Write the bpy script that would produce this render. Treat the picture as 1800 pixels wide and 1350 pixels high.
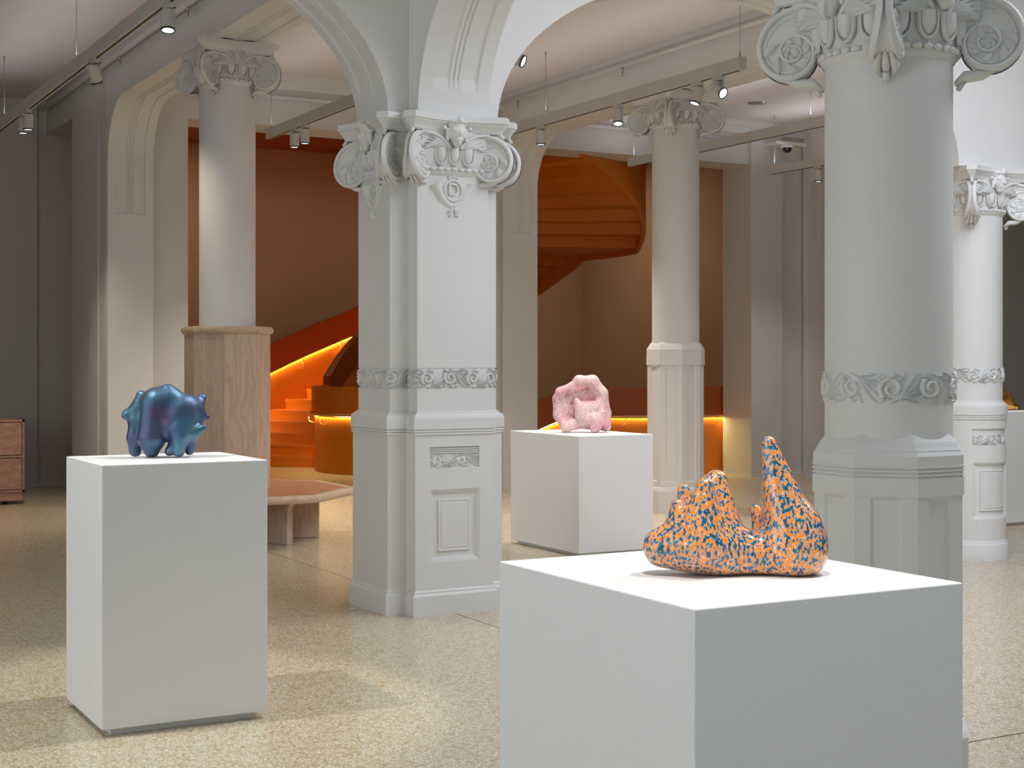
import bpy, bmesh, math, random
import numpy as np
from mathutils import Matrix, Vector
random.seed(7)
PI = math.pi
for o in list(bpy.data.objects): bpy.data.objects.remove(o)
S = bpy.context.scene
COL = S.collection

# ------------------------------------------------------------------ camera
cam_d = bpy.data.cameras.new('camera'); cam = bpy.data.objects.new('camera', cam_d); COL.objects.link(cam)
cam_d.sensor_width = 36.0; cam_d.lens = 51.8; cam_d.shift_y = -37.0/1800
cam.location = (0, 0, 1.5); cam.rotation_euler = (PI/2, 0, -math.radians(29.0))
cam_d.clip_start = 0.05
S.camera = cam
# ------------------------------------------------------------------ view, world, room light
S.view_settings.view_transform = 'Standard'; S.view_settings.look = 'None'
S.view_settings.gamma = 1.0; S.view_settings.use_curve_mapping = False
S.view_settings.exposure = 0.0
W = bpy.data.worlds.new('world'); S.world = W; W.use_nodes = True
W.node_tree.nodes['Background'].inputs[0].default_value = (0.8, 0.9, 1.0, 1)
W.node_tree.nodes['Background'].inputs[1].default_value = 0.2

def area(name, loc, sx, sy, power, col, rot=(0, 0, 0)):
    l = bpy.data.lights.new(name, 'AREA'); l.shape = 'RECTANGLE'; l.size = sx; l.size_y = sy
    l.energy = power; l.color = col
    o = bpy.data.objects.new(name, l); o.location = loc; o.rotation_euler = rot; COL.objects.link(o); return o
def spot(name, loc, target, power, ang, col=(1, .985, .965), blend=.35, rad=.04):
    l = bpy.data.lights.new(name, 'SPOT'); l.energy = power; l.spot_size = math.radians(ang); l.spot_blend = blend
    l.shadow_soft_size = rad; l.color = col
    o = bpy.data.objects.new(name, l); o.location = loc
    o.rotation_euler = (Vector(target)-Vector(loc)).to_track_quat('-Z', 'Y').to_euler(); COL.objects.link(o); return o
# unseen area fills added at the near and left walls and near-bay ceilings
area('near_wall_fill', (3.0, -4.3, 2.4), 13.0, 3.4, 54, (.44, .75, 1), (-PI/2, 0, PI))
area('left_wall_fill', (-5.3, 4.0, 2.5), 3.2, 10.0, 185, (.84, .93, 1), (0, -PI/2, 0))
area('bay_fill_near', (0.4, 3.9, 4.6), 4.0, 5.0, 6, (1, .9, .8))
area('bay_fill_right', (6.9, 4.5, 4.6), 4.4, 4.4, 275, (.83, .88, 1))
# indirect light from the tops of the suspended tracks in the far bays
for tx, ty0, ty1, tw in ((2.8, 8.6, 16.8, 7), (5.45, 9.8, 15.2, 4), (7.6, 9.9, 15.1, 4), (10.15, 9.0, 15.2, 13), (12.15, 9.0, 15.0, 13)):
    area('track_uplight', (tx, (ty0+ty1)/2, 4.06), .05, ty1-ty0, tw, (.95, .92, 1), (PI, 0, 0))
# gallery spots on the near track, out of frame above
spot('spot_plinth_orange', (1.2, 1.7, 4.3), (2.0, 2.7, 1.05), 300, 26)
spot('spot_plinth_orange_side', (3.1, 2.2, 4.3), (2.0, 2.7, 1.05), 230, 30)
spot('spot_plinth_blue', (0.2, 6.15, 4.3), (1.78, 6.25, 1.0), 290, 44)
spot('spot_plinth_blue_side', (3.4, 6.0, 4.3), (1.78, 6.25, 1.0), 250, 44)
spot('spot_plinth_pink', (5.4, 9.0, 4.0), (6.28, 10.2, .95), 170, 26)
spot('fill_plinth_pink_side', (4.55, 10.3, 4.0), (6.2, 10.2, .8), 190, 36)  # added fill to brighten the left face of the pink plinth
spot('spot_plinth_gold', (9.9, 8.9, 4.0), (10.7, 10.0, 1.05), 200, 30)

# ------------------------------------------------------------------ helpers
class MB:
    def __init__(s): s.v = []; s.f = []; s.sm = []
    def add(s, vs, fs, smooth=False):
        b = len(s.v); s.v += [tuple(map(float, p)) for p in vs]
        for f in fs: s.f.append(tuple(i+b for i in f)); s.sm.append(smooth)
    def box(s, x0, x1, y0, y1, z0, z1):
        s.add([(x0,y0,z0),(x1,y0,z0),(x1,y1,z0),(x0,y1,z0),(x0,y0,z1),(x1,y0,z1),(x1,y1,z1),(x0,y1,z1)],
              [(0,3,2,1),(4,5,6,7),(0,1,5,4),(1,2,6,5),(2,3,7,6),(3,0,4,7)])
    def loft(s, rings, closed=True, smooth=False, cap0=False, cap1=False, skip=()):
        n = len(rings[0]); vs = [p for r in rings for p in r]; fs = []
        for i in range(len(rings)-1):
            for j in range(n if closed else n-1):
                if (i, j) in skip: continue
                k = (j+1) % n
                fs.append((i*n+j, i*n+k, (i+1)*n+k, (i+1)*n+j))
        b = len(s.v); s.add(vs, fs, smooth)
        if cap0: s.f.append(tuple(b+j for j in reversed(range(n)))); s.sm.append(False)
        if cap1: s.f.append(tuple(b+(len(rings)-1)*n+j for j in range(n))); s.sm.append(False)
    def lathe(s, prof, n=40, c=(0, 0), a0=0., a1=2*PI, smooth=True, cap0=False, cap1=False):
        full = abs(a1-a0-2*PI) < 1e-6; m = n if full else n+1
        rings = [[(c[0]+r*math.cos(a0+(a1-a0)*j/n), c[1]+r*math.sin(a0+(a1-a0)*j/n), z) for j in range(m)] for r, z in prof]
        s.loft(rings, closed=full, smooth=smooth, cap0=cap0, cap1=cap1)
    def tube(s, pts, rad, n=8, cap=True, smooth=True):
        pts = [Vector(p) for p in pts]; rings = []
        up = Vector((0, 0, 1))
        for i, p in enumerate(pts):
            t = (pts[min(i+1, len(pts)-1)]-pts[max(i-1, 0)]).normalized()
            a = t.cross(up)
            if a.length < .05: a = t.cross(Vector((1, 0, 0)))
            a.normalize(); b = a.cross(t).normalized()
            r = rad[i] if isinstance(rad, (list, tuple)) else rad
            rings.append([tuple(p+a*r*math.cos(2*PI*j/n)+b*r*math.sin(2*PI*j/n)) for j in range(n)])
        s.loft(rings, smooth=smooth, cap0=cap, cap1=cap)
    def build(s, name, mat, parent=None, loc=None, bevel=0):
        me = bpy.data.meshes.new(name); me.from_pydata(s.v, [], s.f)
        me.polygons.foreach_set('use_smooth', s.sm); me.update()
        bm = bmesh.new(); bm.from_mesh(me); bmesh.ops.recalc_face_normals(bm, faces=bm.faces[:]); bm.to_mesh(me); bm.free()
        me.materials.append(mat); return link(name, me, parent, loc, bevel)
def link(name, me, parent=None, loc=None, bevel=0):
    o = bpy.data.objects.new(name, me); COL.objects.link(o)
    if parent is not None: o.parent = parent
    if loc is not None: o.location = loc
    if bevel:
        m = o.modifiers.new('bevel', 'BEVEL'); m.width = bevel; m.segments = 2; m.limit_method = 'ANGLE'
    return o
def thing(name, label, cat, loc=(0, 0, 0), rz=0, group=None):
    o = bpy.data.objects.new(name, None); COL.objects.link(o); o.empty_display_size = .1
    o.location = loc; o.rotation_euler = (0, 0, rz); o['label'] = label; o['category'] = cat
    if group: o['group'] = group
    return o
def tag(o, label, cat, group=None):
    o['label'] = label; o['category'] = cat
    if group: o['group'] = group
    return o
def struct(o, label=None):
    o['kind'] = 'structure'
    if label: o['label'] = label
    return o
def offset(poly, d):
    n = len(poly); out = []
    for i in range(n):
        p0, p1, p2 = poly[i-1], poly[i], poly[(i+1) % n]
        def nrm(a, b):
            dx, dy = b[0]-a[0], b[1]-a[1]; l = math.hypot(dx, dy); return (dy/l, -dx/l)
        n1, n2 = nrm(p0, p1), nrm(p1, p2)
        k = 1+n1[0]*n2[0]+n1[1]*n2[1]
        out.append((p1[0]+d*(n1[0]+n2[0])/k, p1[1]+d*(n1[1]+n2[1])/k))
    return out
def stack(mb, poly, prof, cap0=False, cap1=False, skip=()):
    mb.loft([[(x, y, z) for x, y in offset(poly, d)] for d, z in prof], cap0=cap0, cap1=cap1, skip=skip)
def panel(mb, fn, u0, u1, v0, v1, steps, nu=1):
    """nested mouldings of a recessed panel: steps = [(inset, depth), ...]; fn(u, v, depth) -> point"""
    def ring(i, d):
        a, b, c, e = u0+i, u1-i, v0+i, v1-i
        us = [a+(b-a)*k/nu for k in range(nu+1)]
        return [fn(u, c, d) for u in us]+[fn(u, e, d) for u in reversed(us)]
    rings = [ring(0, 0)]+[ring(i, d) for i, d in steps]
    mb.loft(rings)
    i, d = steps[-1]; us = [u0+i+(u1-u0-2*i)*k/nu for k in range(nu+1)]
    mb.loft([[fn(u, v0+i, d) for u in us], [fn(u, v1-i, d) for u in us]], closed=False)
def holed(mb, fn, u0, u1, v0, v1, holes, nu=1):
    """flat face u0..u1 x v0..v1 with rectangular holes stacked in v, all of the same u range"""
    def q(a, b, c, e):
        us = [a+(b-a)*k/nu for k in range(nu+1)]
        mb.loft([[fn(u, c, 0) for u in us], [fn(u, e, 0) for u in us]], closed=False)
    h0, h1 = holes[0][0], holes[0][1]
    q(u0, h0, v0, v1); q(h1, u1, v0, v1)
    v = v0
    for a, b, c, e in sorted(holes, key=lambda h: h[2]):
        q(h0, h1, v, c); v = e
    q(h0, h1, v, v1)
def ridge(mb, fn, pts, wid, hei, vein=False):
    """raised rib / leaf lying on a surface; pts in (u,v)"""
    n = len(pts); rings = []
    for i, (u, v) in enumerate(pts):
        a = pts[min(i+1, n-1)]; b = pts[max(i-1, 0)]
        tx, ty = a[0]-b[0], a[1]-b[1]; l = math.hypot(tx, ty) or 1
        nx, ny = -ty/l, tx/l; w, h = wid[i], hei[i]
        cs = [(-1, -.15), (-.6, .8), (0, .55 if vein else 1.0), (.6, .8), (1, -.15)]
        rings.append([fn(u+nx*w*c, v+ny*w*c, h*k) for c, k in cs])
    mb.loft(rings, closed=False, smooth=True)
def leaf(mb, fn, p0, p1, bend, w, h, n=6, vein=True):
    dx, dy = p1[0]-p0[0], p1[1]-p0[1]
    cx, cy = (p0[0]+p1[0])/2-dy*bend, (p0[1]+p1[1])/2+dx*bend
    pts = []; ws = []; hs = []
    for i in range(n+1):
        t = i/n
        pts.append(((1-t)**2*p0[0]+2*t*(1-t)*cx+t*t*p1[0], (1-t)**2*p0[1]+2*t*(1-t)*cy+t*t*p1[1]))
        k = math.sin(PI*min(.97, max(.06, t**.8)))
        ws.append(w*k); hs.append(h*(.4+.6*k))
    ridge(mb, fn, pts, ws, hs, vein)
def surfnet(F, org, h):
    s = F < 0; nx, ny, nz = F.shape
    C = [s[i:nx-1+i, j:ny-1+j, k:nz-1+k] for i in (0, 1) for j in (0, 1) for k in (0, 1)]
    tot = sum(c.astype(np.int8) for c in C); act = (tot > 0) & (tot < 8)
    acc = np.zeros(act.shape+(3,)); cnt = np.zeros(act.shape)
    offs = [(i, j, k) for i in (0, 1) for j in (0, 1) for k in (0, 1)]
    for a in offs:
        for ax in range(3):
            if a[ax]: continue
            b = list(a); b[ax] = 1
            fa = F[a[0]:nx-1+a[0], a[1]:ny-1+a[1], a[2]:nz-1+a[2]]; fb = F[b[0]:nx-1+b[0], b[1]:ny-1+b[1], b[2]:nz-1+b[2]]
            m = (fa < 0) != (fb < 0); t = np.where(m, fa/np.where(m, fa-fb, 1), 0)
            for q in range(3): acc[..., q] += np.where(m, a[q]+(t if q == ax else 0), 0)
            cnt += m
    idx = -np.ones(act.shape, int); I = np.argwhere(act); idx[act] = np.arange(len(I))
    V = (I+acc[act]/cnt[act][:, None])*h+np.array(org)
    Q = []
    for ax in range(3):
        o1, o2 = [(1, 2), (2, 0), (0, 1)][ax]
        sl = [slice(None)]*3; sl2 = [slice(None)]*3; sl[ax] = slice(0, -1); sl2[ax] = slice(1, None)
        m = s[tuple(sl)] != s[tuple(sl2)]
        P = np.argwhere(m); P = P[(P[:, o1] > 0) & (P[:, o2] > 0) & (P[:, o1] < F.shape[o1]-1) & (P[:, o2] < F.shape[o2]-1)]
        def g(d1, d2):
            R = P.copy(); R[:, o1] -= d1; R[:, o2] -= d2; return idx[R[:, 0], R[:, 1], R[:, 2]]
        q = np.stack([g(1, 1), g(0, 1), g(0, 0), g(1, 0)], 1)
        fl = s[tuple(sl)][P[:, 0], P[:, 1], P[:, 2]]; q[~fl] = q[~fl][:, ::-1]
        Q.append(q)
    return V, np.concatenate(Q)
def blob_mesh(name, prims, k, h, zcut=None, carve=(), dscale=1.0, smooth_it=2):
    """smooth union of tapered capsules ((x,y,z,r),(x,y,z,r)); carve = capsules smoothly cut away"""
    A = np.array([p[0] for p in prims], float); B = np.array([p[1] for p in prims], float)
    R = max(A[:, 3].max(), B[:, 3].max())
    lo = np.minimum((A[:, :3]-A[:, 3:]).min(0), (B[:, :3]-B[:, 3:]).min(0))-3*h-k*.4
    hi = np.maximum((A[:, :3]+A[:, 3:]).max(0), (B[:, :3]+B[:, 3:]).max(0))+3*h+k*.4
    ax = [np.arange(lo[i], hi[i]+h, h) for i in range(3)]
    X, Y, Z = np.meshgrid(*ax, indexing='ij')
    def cap(a, b):
        d = b[:3]-a[:3]; L = d@d+1e-12
        t = np.clip(((X-a[0])*d[0]+(Y-a[1])*d[1]+(Z-a[2])*d[2])/L, 0, 1)
        return np.sqrt((X-a[0]-t*d[0])**2+(Y-a[1]-t*d[1])**2+(Z-a[2]-t*d[2])**2)-(a[3]+(b[3]-a[3])*t)
    F = None
    for a, b in zip(A, B):
        D = cap(a, b)
        if F is None: F = D
        else:
            hh = np.maximum(k-np.abs(F-D), 0)/k; F = np.minimum(F, D)-hh*hh*k*.25
    for a, b, kk in carve:
        D = -cap(np.array(a, float), np.array(b, float))
        hh = np.maximum(kk-np.abs(F-D), 0)/kk; F = np.maximum(F, D)+hh*hh*kk*.25
    if zcut is not None:
        D = zcut-Z; kk = k*.5; hh = np.maximum(kk-np.abs(F-D), 0)/kk; F = np.maximum(F, D)+hh*hh*kk*.25
    V, Q = surfnet(F, (ax[0][0], ax[1][0], ax[2][0]), h)
    me = bpy.data.meshes.new(name); me.from_pydata(V.tolist(), [], Q.tolist())
    bm = bmesh.new(); bm.from_mesh(me)
    for _ in range(smooth_it): bmesh.ops.smooth_vert(bm, verts=bm.verts[:], factor=.5, use_axis_x=True, use_axis_y=True, use_axis_z=True)
    bmesh.ops.recalc_face_normals(bm, faces=bm.faces[:]); bm.to_mesh(me); bm.free()
    me.polygons.foreach_set('use_smooth', [True]*len(me.polygons)); me.update()
    return me

# ------------------------------------------------------------------ materials
def mat(name, col=(.8, .8, .8), rough=.5, metal=0., spec=.5, coat=0.):
    m = bpy.data.materials.new(name); m.use_nodes = True
    b = m.node_tree.nodes['Principled BSDF']
    b.inputs['Base Color'].default_value = (*col, 1); b.inputs['Roughness'].default_value = rough
    b.inputs['Metallic'].default_value = metal; b.inputs['Specular IOR Level'].default_value = spec
    b.inputs['Coat Weight'].default_value = coat
    return m
def N(m, t, **kw):
    n = m.node_tree.nodes.new(t)
    for k, v in kw.items():
        if k in n.inputs: n.inputs[k].default_value = v
        else: setattr(n, k, v)
    return n
def L(m, a, b): m.node_tree.links.new(a, b)
def bsdf(m): return m.node_tree.nodes['Principled BSDF']
def ramp(m, fac, stops, interp='LINEAR'):
    r = N(m, 'ShaderNodeValToRGB'); r.color_ramp.interpolation = interp
    e = r.color_ramp.elements
    while len(e) < len(stops): e.new(.5)
    for i, (p, c) in enumerate(stops): e[i].position = p; e[i].color = (*c, 1)
    L(m, fac, r.inputs[0]); return r
def bumped(m, scale, strength, dist=.002, detail=3.):
    tc = N(m, 'ShaderNodeNewGeometry'); n = N(m, 'ShaderNodeTexNoise', Scale=scale, Detail=detail)
    L(m, tc.outputs['Position'], n.inputs['Vector'])
    b = N(m, 'ShaderNodeBump', Strength=strength, Distance=dist)
    L(m, n.outputs[0], b.inputs['Height']); L(m, b.outputs[0], bsdf(m).inputs['Normal']); return m
def tinted(name, c1, c2, scale, rough, **kw):
    m = mat(name, c1, rough, **kw); g = N(m, 'ShaderNodeNewGeometry'); n = N(m, 'ShaderNodeTexNoise', Scale=scale, Detail=4.)
    L(m, g.outputs['Position'], n.inputs['Vector']); r = ramp(m, n.outputs[0], [(.3, c1), (.7, c2)])
    L(m, r.outputs[0], bsdf(m).inputs['Base Color']); return m
M = {}
M['plaster'] = tinted('white_plaster', (.74, .735, .715), (.78, .775, .755), 1.3, .55)
M['wall'] = tinted('wall_paint', (.66, .645, .615), (.70, .685, .655), 1.0, .6)
M['ceiling'] = mat('ceiling_paint', (.74, .715, .705), .8)
M['plinth'] = bumped(mat('plinth_paint', (.83, .835, .83), .5), 260, .12, .002)
M['track'] = mat('track_white', (.62, .61, .58), .5)
M['black'] = mat('black_plastic', (.012, .012, .014), .3)
M['slot'] = mat('track_slot', (.03, .022, .015), .6)
M['steel'] = mat('steel', (.5, .48, .46), .35, .9)
M['brass'] = mat('brass', (.8, .5, .22), .3, .9)
M['red'] = mat('sprinkler_bulb', (.35, .06, .03), .3)
M['orange'] = tinted('stair_orange', (.70, .195, .010), (.74, .215, .013), 1.2, .5)
M['orange_band'] = mat('stair_band', (.36, .075, .006), .45)
M['stairwall'] = tinted('stair_hall_wall', (.54, .36, .22), (.58, .385, .235), .8, .7)
M['joint'] = mat('floor_joint', (.02, .014, .01), .8)
M['cushion'] = mat('seat_leather', (.50, .23, .11), .45)
def emit(name, col, strength):
    m = bpy.data.materials.new(name); m.use_nodes = True; nt = m.node_tree; nt.nodes.clear()
    e = nt.nodes.new('ShaderNodeEmission'); e.inputs[0].default_value = (*col, 1); e.inputs[1].default_value = strength
    o = nt.nodes.new('ShaderNodeOutputMaterial'); nt.links.new(e.outputs[0], o.inputs[0]); return m
M['lens'] = emit('lamp_lens', (.78, .92, 1), 2.2)
M['led'] = emit('led_strip', (1, .80, .30), 140)
# terrazzo: pale chips in an ochre cement
m = M['terrazzo'] = mat('terrazzo', (.6, .5, .36), .3)
g = N(m, 'ShaderNodeNewGeometry')
nz = N(m, 'ShaderNodeTexNoise', Scale=38., Detail=2.); L(m, g.outputs['Position'], nz.inputs['Vector'])
mx = N(m, 'ShaderNodeMixRGB', blend_type='ADD'); mx.inputs[0].default_value = .035
L(m, g.outputs['Position'], mx.inputs[1]); L(m, nz.outputs['Color'], mx.inputs[2])
vo = N(m, 'ShaderNodeTexVoronoi', Scale=72., Randomness=1.0); vo.feature = 'DISTANCE_TO_EDGE'; L(m, mx.outputs[0], vo.inputs['Vector'])
vc = N(m, 'ShaderNodeTexVoronoi', Scale=72., Randomness=1.0); L(m, mx.outputs[0], vc.inputs['Vector'])
edge = ramp(m, vo.outputs['Distance'], [(.08, (0, 0, 0)), (.15, (1, 1, 1))])
sep = N(m, 'ShaderNodeSeparateColor'); L(m, vc.outputs['Color'], sep.inputs[0])
chipc = ramp(m, sep.outputs[0], [(0, (.50, .405, .25)), (.12, (.54, .44, .29)), (.18, (.68, .61, .49)), (.7, (.73, .67, .57)), (.96, (.79, .75, .67)), (.985, (.5, .25, .14))])
mm = N(m, 'ShaderNodeMixRGB'); mm.inputs[1].default_value = (.47, .375, .215, 1)
L(m, edge.outputs[0], mm.inputs[0]); L(m, chipc.outputs[0], mm.inputs[2]); L(m, mm.outputs[0], bsdf(m).inputs['Base Color'])
bsdf(m).inputs['Roughness'].default_value = .24
# wood
def wood(name, c1, c2, sx, rough=.5):
    m = mat(name, c1, rough); tc = N(m, 'ShaderNodeTexCoord'); mp = N(m, 'ShaderNodeMapping'); mp.inputs['Scale'].default_value = sx
    L(m, tc.outputs['Object'], mp.inputs[0]); n = N(m, 'ShaderNodeTexNoise', Scale=3., Detail=5., Distortion=1.2); L(m, mp.outputs[0], n.inputs['Vector'])
    w = N(m, 'ShaderNodeMath', operation='PINGPONG'); mu = N(m, 'ShaderNodeMath', operation='MULTIPLY'); mu.inputs[1].default_value = 7.
    L(m, n.outputs[0], mu.inputs[0]); L(m, mu.outputs[0], w.inputs[0]); w.inputs[1].default_value = 1.
    oi = N(m, 'ShaderNodeObjectInfo'); r = ramp(m, w.outputs[0], [(.05, c1), (.8, c2)])
    hs = N(m, 'ShaderNodeHueSaturation'); mr = N(m, 'ShaderNodeMapRange'); mr.inputs[3].default_value = .88; mr.inputs[4].default_value = 1.1
    L(m, oi.outputs['Random'], mr.inputs[0]); L(m, mr.outputs[0], hs.inputs['Value']); L(m, r.outputs[0], hs.inputs['Color'])
    L(m, hs.outputs[0], bsdf(m).inputs['Base Color']); return m
M['maple'] = wood('maple_wood', (.56, .41, .30), (.66, .51, .39), (6, 6, .9))
M['maple_flat'] = wood('maple_wood_flat', (.56, .40, .26), (.66, .51, .37), (1.5, 6, 6))
M['redwood'] = wood('red_stained_wood', (.40, .20, .155), (.50, .275, .22), (1.2, 6, 5))

# ------------------------------------------------------------------ layout constants (metres; X right along the arcade, Y deep)
GX = [-.69, 3.98, 8.65, 13.32, 18.0]; GY = [.17, 4.22, 8.27, 12.2]
T = 2.98; CEIL = 4.68; BEAM = 4.2; HALF = .2375; WY = 15.5

# ------------------------------------------------------------------ floor
b = MB(); b.box(-5.5, 21, -4.5, 24, -.3, -.012)
floor = struct(b.build('floor', M['joint']))
xs = [-5.5]+GX+[21]; ys = [-4.5]+GY+[24]
for i in range(len(xs)-1):
    for j in range(len(ys)-1):
        q = MB(); q.box(xs[i]+.0055, xs[i+1]-.0055, ys[j]+.0055, ys[j+1]-.0055, -.012, 0); q.build('terrazzo_slab', M['terrazzo'], floor)
# ------------------------------------------------------------------ ceiling with its beams
b = MB(); b.box(-5.5, 21, -4.5, WY+.02, CEIL, CEIL+.2); b.box(-5.5, 4.3, WY+.02, 18.6, CEIL, CEIL+.2)
ceiling = struct(b.build('ceiling', M['ceiling']))
GROOVE = [(-HALF, 0), (-.15, 0), (-.145, .012), (-.045, .012), (-.04, .004), (-.022, .004), (-.018, .012), (-.012, .012), (-.008, .004), (.008, .004), (.012, .012), (.018, .012), (.022, .004), (.04, .004), (.045, .012), (.145, .012), (.15, 0), (HALF, 0)]
def strip(mb, path, across, on):
    """path: [(point, inward normal)]; on(i) -> 0..1 how deep the grooves are"""
    rings = []
    for i, (p, nn) in enumerate(path):
        rings.append([tuple(Vector(p)+Vector(across)*t+Vector(nn)*d*on(i)) for t, d in GROOVE])
    mb.loft(rings, closed=False)
def beam(x0):
    r = .6; yp = WY-.1; z1 = BEAM
    path = [((x0, yp, 0), (0, 1, 0)), ((x0, yp, 3.05), (0, 1, 0)), ((x0, yp, 3.06), (0, 1, 0)), ((x0, yp, z1-r), (0, 1, 0))]
    for k in range(1, 13):
        a = PI/2*k/12
        path.append(((x0, yp-r*(1-math.cos(a)), z1-r+r*math.sin(a)), (0, math.cos(a), math.sin(a))))
    path.append(((x0, GY[2]+.2, z1), (0, 0, 1)))
    mb = MB(); strip(mb, path, (1, 0, 0), lambda i: 0 if i < 2 else 1)
    prof = [(p[1], p[2]) for p, _ in path]+[(GY[2]+.2, CEIL), (WY, CEIL), (WY, 0)]
    for sx in (-1, 1):
        vs = [(x0+sx*HALF, y, z) for y, z in prof]; mb.add(vs, [tuple(range(len(vs)))])
    # small cove between beam side and ceiling
    for sx in (-1, 1):
        mb.box(*sorted((x0+sx*HALF, x0+sx*(HALF+.05))), GY[2]+.2, WY, CEIL-.06, CEIL)
        mb.box(*sorted((x0+sx*HALF, x0+sx*(HALF+.025))), GY[2]+.2, WY, CEIL-.1, CEIL-.06)
    return mb.build('beam', M['plaster'], ceiling)
for x in GX[1:4]: beam(x)
b = MB(); b.box(GX[1]+HALF, 21, WY-.05, WY+.02, CEIL-.16, CEIL); b.box(GX[1]+HALF, 21, WY-.09, WY+.02, CEIL-.07, CEIL); b.build('cornice', M['plaster'], ceiling)

# ------------------------------------------------------------------ far wall with the two stair openings
HEAD = 4.12; OP = [(4.62, 8.38), (8.89, 12.16)]
b = MB(); x = GX[1]-HALF
b.box(x, OP[0][0], WY, 17.06, 0, CEIL)
b.box(OP[0][1], OP[1][0], WY, 16.05, 0, CEIL)
for a, c in OP: b.box(a, c, WY, 16.05, HEAD, CEIL)
b.box(12.16, 12.68, WY-.06, 16.05, 0, CEIL); b.box(12.68, 21, WY+.02, 16.05, 0, CEIL)
b.box(x, x+.6, 17.06, 18.5, 4.28, CEIL)
b.box(x-.02, x, 15.76, 16.14, 0, 4.45)
wall_back = struct(b.build('wall_back', M['wall']))
b = MB(); b.box(-5.5, 4.3, 18.45, 18.6, 0, CEIL); b.box(-5.5, 3.62, 18.39, 18.45, 0, CEIL); struct(b.build('wall_back_left', M['wall']))
b = MB()
b.box(-5.5, 3.62, 18.375, 18.39, 0, .035); b.box(3.62, 4.3, 18.435, 18.45, 0, .035); b.box(4.25, 4.62, WY-.012, WY, 0, .035); b.box(8.89-.012, 8.89, WY-.012, WY, 0, .035)
b.box(12.148, 12.16, WY-.06, 16.05, 0, .035); b.box(12.148, 12.68, WY-.072, WY-.06, 0, .035); b.box(12.68, 21, WY+.008, WY+.02, 0, .035)
struct(b.build('baseboard_back', M['plaster']))
b = MB(); b.box(-5.7, -5.5, -4.5, 18.6, 0, CEIL); struct(b.build('wall_left', M['wall']))
b = MB(); b.box(-5.5, 21, -4.7, -4.5, 0, CEIL); struct(b.build('wall_near', M['wall']))
b = MB(); b.box(21, 21.2, -4.7, 16.05, 0, CEIL); struct(b.build('wall_right', M['wall']))

# ------------------------------------------------------------------ arcades (elliptical arches on piers)
def arcade(name, axis, nodes, fixed, ends):
    """wall along axis ('x' or 'y') through nodes; arches between, feet .37 from each node"""
    rise = 1.11; foot = .37; pts = []; mb = MB()
    def P(s, t, z): return (s, fixed+t, z) if axis == 'x' else (fixed+t, s, z)
    across = (0, 1, 0) if axis == 'x' else (1, 0, 0)
    prof = [(ends[0], CEIL), (ends[0], T+.001)]
    for i in range(len(nodes)-1):
        a, c = nodes[i]+foot, nodes[i+1]-foot; cx = (a+c)/2; hw = (c-a)/2
        path = []; n = 48
        for k in range(n+1):
            th = PI-PI*k/n; s, z = cx+hw*math.cos(th), T+.001+rise*math.sin(th)
            nv = Vector((math.cos(th)/hw, math.sin(th)/rise)).normalized()
            path.append((P(s, 0, z), (nv[0], 0, nv[1]) if axis == 'x' else (0, nv[0], nv[1])))
            prof.append((s, z))
        strip(mb, path, across, lambda k: 1 if 3 <= k <= n-3 else 0)
    prof += [(ends[1], T+.001), (ends[1], CEIL)]
    for t in (-HALF, HALF):
        vs = [P(s, t, z) for s, z in prof]; mb.add(vs, [tuple(range(len(vs)))])
    for i in range(len(nodes)):
        a = nodes[i]-foot if i else ends[0]; c = nodes[i]+foot if i < len(nodes)-1 else ends[1]
        mb.add([P(a, -HALF, T+.001), P(c, -HALF, T+.001), P(c, HALF, T+.001), P(a, HALF, T+.001)], [(0, 1, 2, 3)])
    return struct(mb.build(name, M['plaster']))
arcade('wall_arcade_cross', 'x', GX, GY[2], (-5.5, 21))
arcade('wall_arcade_near', 'y', [GY[0], GY[1], GY[2]], GX[1], (-4.5, GY[2]-HALF-.002))

# ------------------------------------------------------------------ carved ornament
def frieze(mb, fn, length, z0, z1, seed=1):
    H = (z1-z0)/2; zc = (z0+z1)/2; rnd = random.Random(seed); n = max(2, round(length/.148)); Lu = length/n
    for i in range(n):
        s = 1 if i % 2 else -1
        def f(u, v, h, i=i, s=s): return fn(i*Lu+u*Lu, zc+s*v*H, h*1.35)
        def q(u, v): return (u, v)
        k = Lu/H
        # coil
        pts = []; ws = []; hs = []
        for a in range(26):
            t = a/25; th = 2.2+t*9.2; r = .62*(1-t)**.8+.08
            pts.append((.30+r*math.cos(th)/k, .02+r*math.sin(th))); ws.append(.085*(1-.3*t)); hs.append(.013)
        g = lambda u, v, h: f(u, v, h)
        # widths are given in v units; squeeze u offset by k inside the mapping
        def gg(u, v, h): return f(u, v, h)
        ridge(mb, gg, pts, [w for w in ws], hs)
        for e, (u1, v1, bd) in enumerate([(.98, -.95, -.25), (1.08, -.55, -.2), (1.12, -.1, -.15), (1.05, .35, -.1), (.92, .8, .1)]):
            leaf(mb, gg, (.52, .75), (u1, v1), bd*.3, .06, .015+.002*rnd.random())
        for (a0, b0, a1, b1) in [(.02, -.9, .2, -.45), (.05, .95, .22, .45), (.35, -.98, .55, -.6), (.62, -.98, .48, -.35), (.0, -.3, .1, .35), (.28, .98, .5, .72), (.75, .98, .98, .85), (.30, .62, .12, .8), (.12, .1, -.02, .5), (.14, -.25, .0, -.75), (.30, -.6, .42, -.95), (.46, -.2, .62, -.5), (.47, .15, .66, .1), (.7, .4, .98, .55)]:
            leaf(mb, gg, (a0, b0), (a1, b1), rnd.uniform(-.1, .1), .055, .012)
def spiral_r(k): return .175*.783**k
HC, HZ = .355, -.28      # volute eye: distance from the capital's axis, height below the abacus top
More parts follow.
